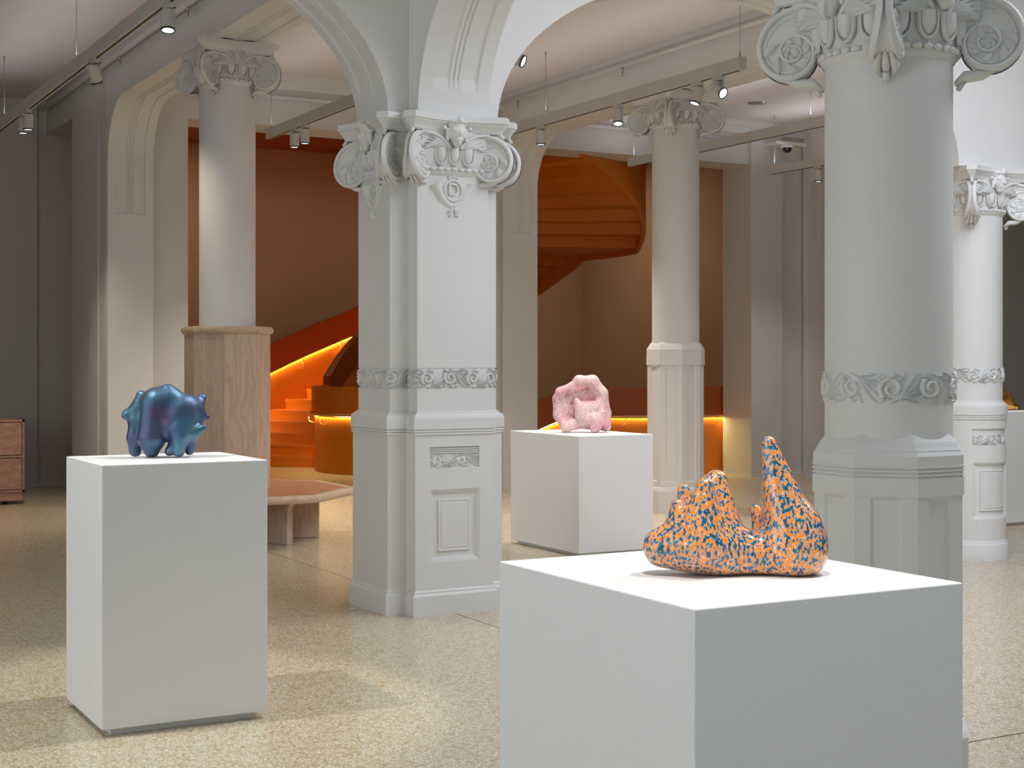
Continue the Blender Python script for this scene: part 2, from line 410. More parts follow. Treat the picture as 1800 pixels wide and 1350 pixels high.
def spiral_pt(k, f=1.): th = PI/2-k*PI/2; r = spiral_r(k)*f; return (HC+r*math.cos(th), HZ+r*math.sin(th))
def horn_mesh():
    mb = MB()
    def half(r, z):   # half thickness of the horn
        return .007+max(0, HC+.14-r)*.11+max(0, -.24-z)*.17
    ol = [spiral_pt(k*.1) for k in range(0, 29)]+[(.21, -.33), (.2, -.14)]
    rings = []
    for sgn, ins in ((-1, 0), (-.55, .012), (0, .016), (.55, .012), (1, 0)):
        cx, cz = HC-.03, HZ
        ring = []
        for r, z in ol:
            dx, dz = cx-r, cz-z; l = math.hypot(dx, dz)
            ring.append((r+dx/l*ins, sgn*half(r, z), z+dz/l*ins))
        rings.append(ring)
    mb.loft(rings, smooth=False, cap0=True, cap1=True)
    for sgn in (-1, 1):
        fn = lambda u, v, h, s=sgn: (u, s*(half(u, v)+h), v)
        ks = [i*.12 for i in range(-5, 78)]
        ridge(mb, fn, [spiral_pt(k, .94) for k in ks], [.0150*(.91**max(k, 0)) for k in ks], [.021*(.94**max(k, 0)) for k in ks])
        ks2 = [i*.12 for i in range(0, 26)]
        ridge(mb, fn, [spiral_pt(k, .77) for k in ks2], [.006]*len(ks2), [.010]*len(ks2))
        for e in range(7):     # leaves swirling between the coils
            k = 1.1+e*.55; p0 = spiral_pt(k, .84); p1 = spiral_pt(k+3.5, 1.05)
            leaf(mb, fn, p0, p1, -.3, .020*(.93**e), .026)
        for e in range(6):
            k = 5.0+e*.6; p0 = spiral_pt(k, .8); p1 = spiral_pt(k+3.0, 1.1)
            leaf(mb, fn, p0, p1, -.25, .012*(.93**e), .020, n=4)
        for e in range(4):     # spray in the upper channel
            leaf(mb, fn, (.20, -.215+.012*e), (.335+.02*e, -.205+.026*e), .12, .014, .016)
        leaf(mb, fn, (.30, -.20), (.44, -.175), .25, .013, .014)
    # leaf under the scroll, down to the shaft
    for sgn, ww in ((-1, .03), (0, .034), (1, .03)):
        mb.tube([(.40, sgn*.02, -.375), (.34, sgn*.032, -.40), (.28, sgn*.034, -.405), (.245, sgn*.02, -.43)], [.006, .016, .018, .008], n=6)
    mb.tube([(.27, 0, -.42), (.255, 0, -.455)], [.016, .009], n=8)
    mb.tube([(.435, 0, -.125), (.41, 0, -.095)], [.013, .013], n=8)
    return mb
def mesh_of(mb, name, m):
    o = mb.build(name, m); me = o.data; bpy.data.objects.remove(o); return me
ME = {}
ME['horn'] = mesh_of(horn_mesh(), 'volute', M['plaster'])
mb = MB()   # egg with its U-shaped rim, on local -y
rings = []
for i in range(7):
    t = i/6; z = -.195-.085*t; w = .031*math.sqrt(max(.02, 1-((t-.3)/.72)**2)) if t > .3 else .031
    rings.append([(w*math.sin(a), -w*math.cos(a)*.9, z) for a in [(-PI/2+PI*j/8) for j in range(9)]])
mb.loft(rings, closed=False, smooth=True)
up = [(-.039, -.195), (-.039, -.24), (-.033, -.268), (-.016, -.289), (0, -.294), (.016, -.289), (.033, -.268), (.039, -.24), (.039, -.195)]
ridge(mb, lambda u, v, h: (u, -h, v), up, [.0055]*9, [.014]*9)
ME['egg'] = mesh_of(mb, 'egg', M['plaster'])
mb = MB()   # bead
mb.tube([(-.02, 0, 0), (-.012, 0, 0), (0, 0, 0), (.012, 0, 0), (.02, 0, 0)], [.004, .011, .013, .011, .004], n=8)
ME['bead'] = mesh_of(mb, 'bead', M['plaster'])
head = [((0, 0, 0, .052), (0, .005, .04, .05)), ((0, -.005, -.045, .032), (0, -.006, -.055, .026)),
        ((0, -.048, .012, .006), (0, -.062, -.012, .0085)), ((-.036, -.036, .02, .010), (.036, -.036, .02, .010)),
        ((-.022, -.040, .006, .008), (-.022, -.040, .006, .008)), ((.022, -.040, .006, .008), (.022, -.040, .006, .008)),
        ((-.014, -.045, -.036, .005), (.014, -.045, -.036, .005)), ((-.012, -.043, -.046, .006), (.012, -.043, -.046, .006)), ((0, -.036, -.066, .014), (0, -.034, -.07, .012)),
        ((-.05, -.012, .05, .012), (.05, -.012, .05, .012)), ((-.05, -.03, .066, .010), (0, -.05, .07, .011)), ((.05, -.03, .066, .010), (0, -.05, .07, .011)),
        ((0, -.045, .08, .012), (0, -.045, .1, .007)), ((-.06, .0, .02, .012), (-.062, .0, -.04, .010)), ((.06, .0, .02, .012), (.062, .0, -.04, .010)),
        ((-.085, -.01, .03, .014), (-.085, -.01, .03, .014)), ((.085, -.01, .03, .014), (.085, -.01, .03, .014))]
ME['mask'] = blob_mesh('mask', head, .012, .0042, smooth_it=1); ME['mask'].materials.append(M['plaster'])
mb = MB()   # palmette
fn = lambda u, v, h: (u, -h-.0, v)
for a, l, w in ((0, .17, .03), (.5, .15, .02), (-.5, .15, .02), (1.0, .14, .018), (-1.0, .14, .018), (1.35, .13, .014), (-1.35, .13, .014)):
    leaf(mb, fn, (.01*a, -.2), (l*math.sin(a)*.95, -.2+l*math.cos(a)*.95), -.12*(a > 0)+.12*(a < 0), w, .03)
ME['palmette'] = mesh_of(mb, 'palmette', M['plaster'])

def abacus_poly(front_only=False):
    def side(n=12):
        out = []
        for i in range(n+1):
            x = -.30+.60*i/n; out.append((x, -(.352-.062*(1-(x/.30)**2))))
        return out
    poly = []
    for k in range(4):
        c, s = math.cos(k*PI/2), math.sin(k*PI/2)
        poly += [(x*c-y*s, x*s+y*c) for x, y in side()]
    if front_only:
        f = side(); poly = f+[(.352, -.30), (.295, -.1), (.295, .02), (-.295, .02), (-.295, -.1), (-.352, -.30)]
    return poly
def capital(parent, loc, top, kind, rz=0, crown='mask'):
    """kind: 'round' (four horns) or 'arm' (front half only, local -y is the front)"""
    mb = MB(); poly = abacus_poly(kind == 'arm')
    stack(mb, poly, [(-.05, -.10), (-.04, -.093), (-.032, -.075), (-.014, -.052), (-.010, -.047), (-.010, -.042), (0, -.037), (0, 0)], cap0=True, cap1=True)
    if kind == 'round':
        mb.lathe([(.238, -.36), (.25, -.345), (.256, -.335), (.25, -.325), (.245, -.31), (.25, -.29), (.262, -.20), (.255, -.195), (.24, -.19), (.25, -.09)], n=48)
    else:
        sq = [(-HALF, -HALF), (HALF, -HALF), (HALF, .08), (-HALF, .08)]
        stack(mb, sq, [(.001, -.36), (.012, -.345), (.018, -.335), (.012, -.325), (.006, -.31), (.012, -.29), (.024, -.20), (.017, -.195), (.006, -.19), (.012, -.09)])
    for k in (range(4) if kind == 'round' else (0,)):
        ca, sa_ = math.cos(k*PI/2), math.sin(k*PI/2)
        def fs(u, v, h, ca=ca, sa_=sa_):
            y = -.264-h
            return (u*ca-y*sa_, u*sa_+y*ca, v)
        mb.loft([[fs(u, -.205, -.004) for u in (-.215, -.15, 0, .15, .215)], [fs(u, -.09, -.004) for u in (-.215, -.15, 0, .15, .215)]], closed=False)
        mb.loft([[fs(u, -.205, -.004) for u in (-.215, -.15, 0, .15, .215)], [fs(u, -.205, -.05) for u in (-.215, -.15, 0, .15, .215)]], closed=False)
        for sx in (-1, 1):
            rim = [(.035, -.20), (.055, -.17), (.085, -.143), (.12, -.124), (.155, -.113), (.19, -.108), (.225, -.106)]
            ridge(mb, fs, [(sx*a, z) for a, z in rim], [.012]*7, [.018]*7)
            for e_ in range(4): leaf(mb, fs, (sx*.055, -.198), (sx*(.165+.016*e_), -.128-.021*e_), sx*.14, .012, .018)
            leaf(mb, fs, (sx*.14, -.16), (sx*.212, -.20), -sx*.3, .012, .016)
    cap = mb.build('capital', M['plaster'], parent, (loc[0], loc[1], top)); cap.rotation_euler = (0, 0, rz)
    for k in (range(4) if kind == 'round' else (2, 3)):
        o = link('volute', ME['horn'], cap); o.rotation_euler = (0, 0, PI/4+k*PI/2)
    if kind == 'round':
        for k in range(16):
            a = 2*PI*(k+.5)/16; o = link('egg', ME['egg'], cap, (.262*math.sin(a), -.262*math.cos(a), 0)); o.rotation_euler = (0, 0, a)
        for k in range(36):
            a = 2*PI*k/36; o = link('bead', ME['bead'], cap, (.256*math.sin(a), -.256*math.cos(a), -.322)); o.rotation_euler = (0, 0, a)
    else:
        for k in (-1, 0, 1): link('egg', ME['egg'], cap, (k*.09, -HALF-.016, 0))
        for k in range(-4, 5): link('bead', ME['bead'], cap, (k*.047, -HALF-.018, -.322))
        for sx in (-1, 1):
            o = link('egg', ME['egg'], cap, (sx*(HALF+.016), -.02, 0)); o.rotation_euler = (0, 0, sx*PI/2)
    for k in (range(4) if kind == 'round' else (0,)):
        a = k*PI/2
        if crown == 'mask':
            o = link('mask', ME['mask'], cap, (.285*math.sin(a), -.285*math.cos(a), -.11))
        else: o = link('palmette', ME['palmette'], cap, (.255*math.sin(a), -.255*math.cos(a), 0))
        o.rotation_euler = (0, 0, a)
    return cap
def letter(ch, size, depth):
    c = bpy.data.curves.new('letter', 'FONT'); c.body = ch; c.size = size; c.extrude = depth; c.align_x = 'CENTER'; c.align_y = 'CENTER'
    o = bpy.data.objects.new('letter', c); COL.objects.link(o)
    dg = bpy.context.evaluated_depsgraph_get(); me = bpy.data.meshes.new_from_object(o.evaluated_get(dg)); bpy.data.objects.remove(o)
    me.materials.clear(); me.materials.append(M['plaster']); return me
def emblem(parent, loc, rz, ch):
    """post horn with a letter; local x right, z up, -y outwards"""
    mb = MB()
    horn = [(-.115, .03), (-.105, .005), (-.09, -.03), (-.07, -.06), (-.045, -.085), (-.02, -.10), (.01, -.10), (.035, -.085), (.055, -.06), (.075, -.025), (.09, .0), (.105, .022), (.112, .03)]
    w = [.046, .036, .028, .023, .019, .016, .013, .011, .010, .009, .009, .011, .016]
    fn = lambda u, v, h: (u, -h, v)
    ridge(mb, fn, horn, w, [x*.75 for x in w])
    ring = [(.058*math.cos(a), -.01+.062*math.sin(a)) for a in [2*PI*i/28 for i in range(29)]]
    ridge(mb, fn, ring, [.010]*29, [.012]*29)
    ridge(mb, fn, [(0, .055), (-.002, .085), (0, .115), (.002, .12)], [.006, .006, .009, .012], [.009]*4)
    for s in (-1, 1):
        leaf(mb, fn, (0, .07), (s*.032, .052), s*.4, .009, .012); leaf(mb, fn, (s*.03, .05), (s*.04, .075), s*.4, .006, .012)
        ridge(mb, fn, [(s*.004, -.11), (s*.012, -.13), (s*.02, -.15), (s*.02, -.165)], [.009, .011, .012, .009], [.014, .016, .016, .012])
        ridge(mb, fn, [(s*.004, -.122), (s*.026, -.126), (s*.034, -.14)], [.006, .007, .005], [.014]*3)
        leaf(mb, fn, (s*.014, -.15), (s*.034, -.17), s*.2, .008, .012)
    e = mb.build('post_horn_emblem', M['plaster'], parent, loc); e.rotation_euler = (0, 0, rz)
    o = link('letter', letter(ch, .105, .008), e, (0, -.006, -.008)); o.rotation_euler = (PI/2, 0, 0)
    return e

# ------------------------------------------------------------------ compound pier at the crossing
w, e = HALF, .36
CROSS = [(w, -e), (w, -w), (e, -w), (e, w), (w, w), (w, e), (-w, e), (-w, w), (-e, w), (-e, -w), (-w, -w), (-w, -e)]
PED = [(.045, 0), (.045, .118), (.040, .126), (.034, .132), (.034, .142), (.026, .152), (.026, 1.068)]
PEDT = [(.026, 1.068), (.026, 1.070), (.034, 1.073), (.034, 1.082), (.027, 1.085), (.027, 1.087), (.035, 1.09), (.035, 1.098), (.028, 1.101), (.028, 1.103), (.037, 1.106), (.037, 1.166), (.033, 1.18), (.022, 1.192), (.010, 1.199), (.010, 1.205), (.0, 1.21)]
pier = thing('pier', 'white compound pier with two scroll capitals and a panelled front, centre of the hall', 'pier', (GX[1], GY[2], 0))
mb = MB(); stack(mb, CROSS, PED, skip={(5, 11)}); stack(mb, CROSS, PEDT)
ff = lambda u, v, d: (u, -(e+.026)+d, v)
H1, H2 = (-.165, .165, .315, .745), (-.165, .165, .872, 1.0)
holed(mb, ff, -(w+.026), w+.026, .152, 1.068, [H1, H2])
panel(mb, ff, *H1, [(.0, .004), (.012, .006), (.014, .014), (.026, .017), (.028, .022), (.060, .022), (.062, .012), (.068, .012), (.072, .016), (.080, .016), (.082, .012)])
panel(mb, ff, *H2, [(.002, .014)])
mb.build('pedestal', M['plaster'], pier)
mb = MB()
for z in (.962, .973, .984): mb.box(-.16, .16, -(e+.022), -(e+.005), z, z+.006)
frieze(mb, lambda u, v, h: (-.16+u, -(e+.012)-h*.55, v), .32, .876, .957, 5); mb.build('foliage_panel', M['plaster'], pier)
mb = MB(); stack(mb, CROSS, [(0, 1.205), (0, 1.345), (-.004, 1.347), (-.004, 1.468), (0, 1.47), (0, T-.03)]); mb.build('shaft', M['plaster'], pier)
def perimeter(poly):
    seg = []; tot = 0
    for i in range(len(poly)):
        a, c = poly[i], poly[(i+1) % len(poly)]; l = math.hypot(c[0]-a[0], c[1]-a[1]); seg.append((tot, l, a, c)); tot += l
    def fn(u, v, h):
        u %= tot
        for s, l, a, c in seg:
            if u <= s+l+1e-9:
                t = (u-s)/l; nx, ny = (c[1]-a[1])/l, -(c[0]-a[0])/l
                return (a[0]+(c[0]-a[0])*t+nx*(h-.003), a[1]+(c[1]-a[1])*t+ny*(h-.003), v)
    return fn, tot
ccw = CROSS
fn, tot = perimeter(ccw)
mb = MB(); frieze(mb, fn, tot, 1.35, 1.466, 3); mb.build('frieze', M['plaster'], pier)
for k, rz in enumerate((0, -PI/2, PI/2)):
    d = e-HALF; capital(pier, (d*math.sin(rz), -d*math.cos(rz)), T, 'arm', rz)
emblem(pier, (0.0, -e, 2.545), 0, 'D'); emblem(pier, (-e, 0.0, 2.545), -PI/2, 'G')

# ------------------------------------------------------------------ columns
OCT = [(math.cos(PI/8+k*PI/4)/math.cos(PI/8), math.sin(PI/8+k*PI/4)/math.cos(PI/8)) for k in range(8)]
def octo(a): return [(x*a, y*a) for x, y in OCT]
def octagon_pedestal(col, ztop, zband, zbase, cap_a, body_a, base_a, grooves=True):
    """octagonal pedestal: recessed panel on each face, deep band and sloped cap meeting the round shaft"""
    mb = MB(); R = octo(1.0)
    def lay(prof): mb.loft([[(x*a, y*a, z) for x, y in R] for a, z in prof])
    lay([(base_a, 0), (base_a, zbase*.86), (body_a+.006, zbase), (body_a, zbase+.004)])
    hs = body_a*math.tan(PI/8)
    for k in range(8):
        th = k*PI/4; nx, ny = math.cos(th), math.sin(th); tx, ty = -ny, nx
        fn = lambda u, v, d: (nx*(body_a-d)+tx*u, ny*(body_a-d)+ty*u, v)
        h = (-.055, .055, zbase+.06, zband-.004)
        holed(mb, fn, -hs, hs, zbase+.004, zband, [h]); panel(mb, fn, *h, [(.006, .007), (.008, .010)])
    p = [(body_a, zband), (cap_a, zband+.001), (cap_a, ztop-.145)]
    g = ztop-.145
    if grooves:
        for i in range(3): p += [(cap_a-.006, g+.001), (cap_a-.006, g+.005), (cap_a+.001, g+.008), (cap_a+.001, g+.0135)]; g += .0145
    p += [(cap_a-.002, g), (cap_a-.002, ztop-.065), (cap_a-.012, ztop-.05), (cap_a-.012, ztop-.046), (cap_a-.02, ztop-.034), (cap_a-.022, ztop-.03), (cap_a-.03, ztop-.016), (.222, ztop+.012)]
    lay(p); return mb.build('pedestal', M['plaster'], col)
def cylfn(R): return lambda u, v, h: ((R+h)*math.cos(u/R), (R+h)*math.sin(u/R), v)
def column(label, x, y, top, kind, crown):
    c = thing('column', label, 'column', (x, y, 0)); z0 = 1.6 if kind in ('wood', 'tall') else 1.15
    mb = MB(); mb.lathe([(HALF, z0), (HALF, top-.34)], n=64); mb.build('shaft', M['plaster'], c)
    capital(c, (0, 0), top, 'round', 0, crown)
    if kind in ('oct', 'round'):
        mb = MB(); frieze(mb, cylfn(HALF-.002), 2*PI*HALF, 1.35, 1.466, 11); mb.build('frieze', M['plaster'], c)
    return c
fg = column('large white round column with an octagonal panelled base, right behind the orange sculpture', GX[1], GY[1], T, 'oct', 'mask')
octagon_pedestal(fg, 1.225, 1.012, .14, .275, .269, .29)
rr = column('white round column with curved panelled pedestal at the right edge', GX[2], GY[2], T, 'round', 'mask')
mb = MB(); R0 = HALF
mb.lathe([(R0+a, z) for a, z in PED[:6]], n=56); mb.lathe([(R0+a, z) for a, z in PEDT], n=56, smooth=False)
hw = .20; Rb = R0+.026; a0 = -PI/2-.24/Rb; a1 = -PI/2+.24/Rb
mb.lathe([(Rb, .152), (Rb, 1.068)], n=40, a0=a1, a1=a0+2*PI)
fc = lambda u, v, d: ((Rb-d)*math.cos(-PI/2+u/Rb), (Rb-d)*math.sin(-PI/2+u/Rb), v)
H1, H2 = (-hw, hw, .315, .745), (-hw, hw, .872, 1.0)
holed(mb, fc, -.24, .24, .152, 1.068, [H1, H2], nu=12)
panel(mb, fc, *H1, [(.012, .006), (.014, .014), (.026, .017), (.028, .022), (.060, .022), (.062, .012), (.068, .012), (.072, .016), (.080, .016), (.082, .012)], nu=14)
panel(mb, fc, *H2, [(.002, .014)], nu=14)
mb.build('pedestal', M['plaster'], rr)
mb = MB(); frieze(mb, lambda u, v, h: fc(-.195+u, v, .012-h*.55), .39, .876, .957, 5); mb.build('foliage_panel', M['plaster'], rr)
c2 = column('slim white round column on a tall plain octagonal pedestal, behind the pink sculpture', GX[2], GY[3], BEAM, 'tall', 'palmette')
octagon_pedestal(c2, 1.70, 1.48, .26, .278, .268, .285, False)
c1 = column('white round column rising from a maple-clad base, behind the blue sculpture', GX[1], GY[3], BEAM, 'wood', 'palmette')
# maple casing of that column
hs = .335*math.tan(PI/8)
for k in range(8):
    th = k*PI/4; nx, ny = math.cos(th), math.sin(th); tx, ty = -ny, nx
    mb = MB()
    def ring(z, a, t, u): return [(nx*a+tx*-u, ny*a+ty*-u, z), (nx*a+tx*u, ny*a+ty*u, z)]
    a, i = .335, .315; u, v = a*math.tan(PI/8)-.0008, i*math.tan(PI/8)-.0008
    mb.loft([[(nx*a-tx*u, ny*a-ty*u, z), (nx*a+tx*u, ny*a+ty*u, z), (nx*i+tx*v, ny*i+ty*v, z), (nx*i-tx*v, ny*i-ty*v, z)] for z in (0, 1.745)], cap0=True, cap1=True)
    mb.build('stave', M['maple'], c1)
    mb = MB(); prof = [(.30, 1.745), (.345, 1.745), (.357, 1.757), (.362, 1.775), (.357, 1.795), (.345, 1.808), (.23, 1.808)]
    mb.loft([[(nx*a+tx*s*(a*math.tan(PI/8)-.0006), ny*a+ty*s*(a*math.tan(PI/8)-.0006), z) for a, z in prof] for s in (-1, 1)], closed=False, smooth=True)
    mb.build('cap_rail', M['maple_flat'], c1)
# octagonal bench round it
bench = thing('bench', 'octagonal maple bench with brown leather seat around the wood-clad column', 'bench', (GX[1], GY[3], 0))
for k in range(8):
    th = k*PI/4; nx, ny = math.cos(th), math.sin(th); tx, ty = -ny, nx; tn = math.tan(PI/8)
    prof = [(.93, .365), (1.0, .365), (1.015, .375), (1.022, .395), (1.015, .418), (1.0, .428), (.93, .43), (.93, .365)]
    mb = MB(); mb.loft([[(nx*a+tx*s*(a*tn-.001), ny*a+ty*s*(a*tn-.001), z) for a, z in prof] for s in (-1, 1)], closed=False, smooth=True); mb.build('edge_rail', M['maple_flat'], bench)
    for q in (0, 1):
        mb = MB(); s0, s1 = ((-1, 0), (0, 1))[q]
        vs = [(nx*a+tx*s*(a*tn), ny*a+ty*s*(a*tn), z) for z in (.37, .428) for a, s in ((.34, s0+.004*(s0 == 0)), (.93, s0+.004*(s0 == 0)), (.93, s1-.004*(s1 == 0)), (.34, s1-.004*(s1 == 0)))]
        mb.add(vs, [(0, 1, 2, 3), (4, 5, 6, 7), (0, 1, 5, 4), (1, 2, 6, 5), (2, 3, 7, 6), (3, 0, 4, 7)])
        o = mb.build('seat_pad', M['cushion'], bench)
    mb = MB(); cr = 1/math.cos(PI/8); th2 = th+PI/8; cx, cy = math.cos(th2), math.sin(th2); px, py = -cy, cx
    pr = [(.40, 0), (.78, 0), (.78, .29), (.79, .325), (.82, .35), (.88, .366), (.40, .366)]
    vs = [(cx*a+px*s, cy*a+py*s, z) for s in (-.03, .03) for a, z in pr]; n = len(pr)
    mb.add(vs, [tuple(range(n)), tuple(range(n, 2*n))]+[(i, (i+1) % n, n+(i+1) % n, n+i) for i in range(n)])
    mb.build('leg', M['maple'], bench, bevel=.012)

# ------------------------------------------------------------------ plinths
def plinth(label, x0, x1, y0, y1, h):
    t = thing('plinth', label, 'plinth', ((x0+x1)/2, (y0+y1)/2, 0)); a, c = (x1-x0)/2, (y1-y0)/2
    mb = MB(); mb.box(-a, a, -c, c, .032, h); mb.build('body', M['plinth'], t, bevel=.003)
    mb = MB(); mb.box(-a+.045, a-.045, -c+.045, c-.045, 0, .032); mb.build('recessed_base', M['plinth'], t)
    return t
plinth('large white plinth under the orange and blue speckled sculpture, nearest the camera', 1.667, 2.372, 2.29, 3.07, 1.03)
plinth('white plinth standing on the floor under the dark blue sculpture', 1.42, 2.113, 5.94, 6.586, 1.091)
plinth('white plinth under the pink sculpture, beside the compound pier', 5.94, 6.63, 9.655, 10.74, .936)
plinth('white plinth under the gold sculpture, partly hidden by the right column', 10.3, 11.0, 9.62, 10.4, 1.053)

# ------------------------------------------------------------------ sculptures
RIGHT = Vector((math.cos(math.radians(29)), -math.sin(math.radians(29)), 0)); 
def sculpt(name, label, loc, sc, px0, prims, k, h, material, carve=(), deep=1.0, it=2):
    """prims in picture-like units (x right, y down, depth away), scaled to metres by sc; x0,y0 is the base point"""
    def cv(p): return ((p[0]-px0[0])*sc, p[2]*sc*deep, (px0[1]-p[1])*sc, p[3]*sc)
    me = blob_mesh(name, [(cv(a), cv(c)) for a, c in prims], k*sc, h*sc, zcut=0.0, carve=[(cv(a), cv(c), kk*sc) for a, c, kk in carve], smooth_it=it)
    me.materials.append(material); o = link(name, me, None, loc); o.rotation_euler = (0, 0, -math.radians(29)); tag(o, label, 'sculpture'); return o
# painted speckle
m = M['speckle'] = mat('speckle_glaze', (.9, .4, .1), .24, coat=.7)
tc = N(m, 'ShaderNodeTexCoord'); mp = N(m, 'ShaderNodeMapping'); mp.inputs['Scale'].default_value = (1, 1, .55); L(m, tc.outputs['Object'], mp.inputs[0])
n1 = N(m, 'ShaderNodeTexNoise', Scale=150., Detail=2., Roughness=.5); L(m, mp.outputs[0], n1.inputs['Vector'])
r1 = ramp(m, n1.outputs[0], [(0, (.006, .05, .12)), (.41, (.010, .09, .20)), (.455, (.02, .22, .36)), (.478, (.16, .12, .36)), (.488, (.85, .68, .55)), (.503, (.90, .55, .25)), (.515, (.92, .28, .012)), (.60, (.94, .26, .010)), (.645, (.90, .32, .04)), (.675, (.84, .62, .48))])
n2 = N(m, 'ShaderNodeTexNoise', Scale=16., Detail=2.); L(m, tc.outputs['Object'], n2.inputs['Vector'])
ad = N(m, 'ShaderNodeMath', operation='MULTIPLY_ADD'); ad.inputs[1].default_value = .16; ad.inputs[2].default_value = -.08
L(m, n2.outputs[0], ad.inputs[0]); a2 = N(m, 'ShaderNodeMath', operation='ADD'); L(m, n1.outputs[0], a2.inputs[0]); L(m, ad.outputs[0], a2.inputs[1])
L(m, a2.outputs[0], r1.inputs[0])
n3 = N(m, 'ShaderNodeTexNoise', Scale=45., Detail=1.); L(m, tc.outputs['Object'], n3.inputs['Vector'])
mr = N(m, 'ShaderNodeMapRange'); mr.inputs[1].default_value = .3; mr.inputs[2].default_value = .7; mr.inputs[3].default_value = .455; mr.inputs[4].default_value = .525
hs = N(m, 'ShaderNodeHueSaturation'); L(m, n3.outputs[0], mr.inputs[0]); L(m, mr.outputs[0], hs.inputs['Hue']); L(m, r1.outputs[0], hs.inputs['Color'])
mo = N(m, 'ShaderNodeMixRGB'); rd = ramp(m, a2.outputs[0], [(.49, (0, 0, 0)), (.51, (1, 1, 1))]); L(m, rd.outputs[0], mo.inputs[0]); L(m, hs.outputs[0], mo.inputs[1]); L(m, r1.outputs[0], mo.inputs[2])
L(m, mo.outputs[0], bsdf(m).inputs['Base Color'])
prims = [((1397, 957, 0, 56), (1353, 779, 4, 13)), ((1402, 970, 0, 46), (1398, 930, 0, 46)),
         ((1262, 950, 8, 52), (1262, 846, 12, 20)), ((1226, 952, -18, 46), (1237, 852, -14, 15)),
         ((1166, 962, 0, 36), (1262, 972, -4, 44)), ((1290, 972, 0, 40), (1400, 974, 0, 42)),
         ((1192, 945, -6, 28), (1189, 886, 0, 10)), ((1216, 935, 26, 26), (1206, 864, 28, 11)), ((1345, 935, 28, 15), (1332, 897, 26, 8))]
sculpt('speckled_sculpture', 'glossy peaked sculpture covered in orange and blue speckles', (2.03, 2.62, 1.03), .00126, (1300, 1010), prims, 22, 2.4, M['speckle'], deep=1.35)
# dark blue pearl
m = M['pearl'] = mat('blue_pearl', (.03, .09, .16), .42, .8, coat=.2)
lw = N(m, 'ShaderNodeLayerWeight', Blend=.45); tc = N(m, 'ShaderNodeTexCoord'); n2 = N(m, 'ShaderNodeTexNoise', Scale=7., Detail=1.); L(m, tc.outputs['Object'], n2.inputs['Vector'])
r1 = ramp(m, n2.outputs[0], [(.30, (.10, .08, .16)), (.44, (.06, .12, .21)), (.56, (.06, .17, .25)), (.70, (.11, .25, .28))])
mx = N(m, 'ShaderNodeMixRGB'); L(m, lw.outputs['Facing'], mx.inputs[0]); L(m, r1.outputs[0], mx.inputs[1]); mx.inputs[2].default_value = (.15, .17, .30, 1)
L(m, mx.outputs[0], bsdf(m).inputs['Base Color'])
vo = N(m, 'ShaderNodeTexVoronoi', Scale=260.); L(m, tc.outputs['Object'], vo.inputs['Vector']); bp = N(m, 'ShaderNodeBump', Strength=.5, Distance=.0012); bp.invert = True
L(m, vo.outputs['Distance'], bp.inputs['Height']); L(m, bp.outputs[0], bsdf(m).inputs['Normal'])
prims = [((275, 712, -2, 27), (269, 768, -6, 25)), ((278, 706, 0, 27), (298, 704, 4, 26)), ((290, 690, 2, 12), (295, 683, 2, 9)),
         ((268, 772, -6, 22), (269, 792, -6, 13)), ((318, 722, 4, 30), (324, 752, 2, 28)), ((330, 716, 6, 22), (334, 740, 6, 22)), ((300, 735, 6, 32), (300, 750, 6, 26)),
         ((246, 694, 8, 9), (236, 735, 8, 12)), ((236, 735, 8, 13), (234, 770, 8, 12)), ((234, 770, 8, 12), (236, 793, 6, 11)), ((240, 712, 6, 9), (221, 728, 4, 6)), ((221, 728, 4, 6), (219, 731, 0, 4)),
         ((318, 755, -4, 20), (342, 762, -8, 9)), ((342, 762, -8, 9), (361, 751, -8, 6)), ((340, 716, 16, 18), (350, 700, 22, 9)), ((344, 728, 18, 15), (358, 733, 22, 7)),
         ((318, 770, -4, 12), (300, 793, -6, 8)), ((322, 770, -10, 13), (318, 792, -10, 11)), ((333, 765, 12, 14), (331, 792, 12, 9))]
sculpt('dark_blue_sculpture', 'dark blue pearly lumpy sculpture standing on short legs', (1.78, 6.31, 1.091), .00244, (291, 804), prims, 9, 1.15, M['pearl'], deep=1.25)
# pink speckled
m = M['pink'] = mat('pink_stone', (.8, .5, .5), .5)
tc = N(m, 'ShaderNodeTexCoord'); n1 = N(m, 'ShaderNodeTexNoise', Scale=170., Detail=1.); L(m, tc.outputs['Object'], n1.inputs['Vector'])
n2 = N(m, 'ShaderNodeTexNoise', Scale=9., Detail=2.); L(m, tc.outputs['Object'], n2.inputs['Vector'])
base = ramp(m, n2.outputs[0], [(.35, (.84, .66, .58)), (.5, (.84, .58, .57)), (.65, (.78, .42, .46))])
sp = ramp(m, n1.outputs[0], [(.39, (1, 1, 1)), (.43, (0, 0, 0))]); mx = N(m, 'ShaderNodeMixRGB'); L(m, sp.outputs[0], mx.inputs[0]); L(m, base.outputs[0], mx.inputs[1]); mx.inputs[2].default_value = (.40, .13, .15, 1)
L(m, mx.outputs[0], bsdf(m).inputs['Base Color'])
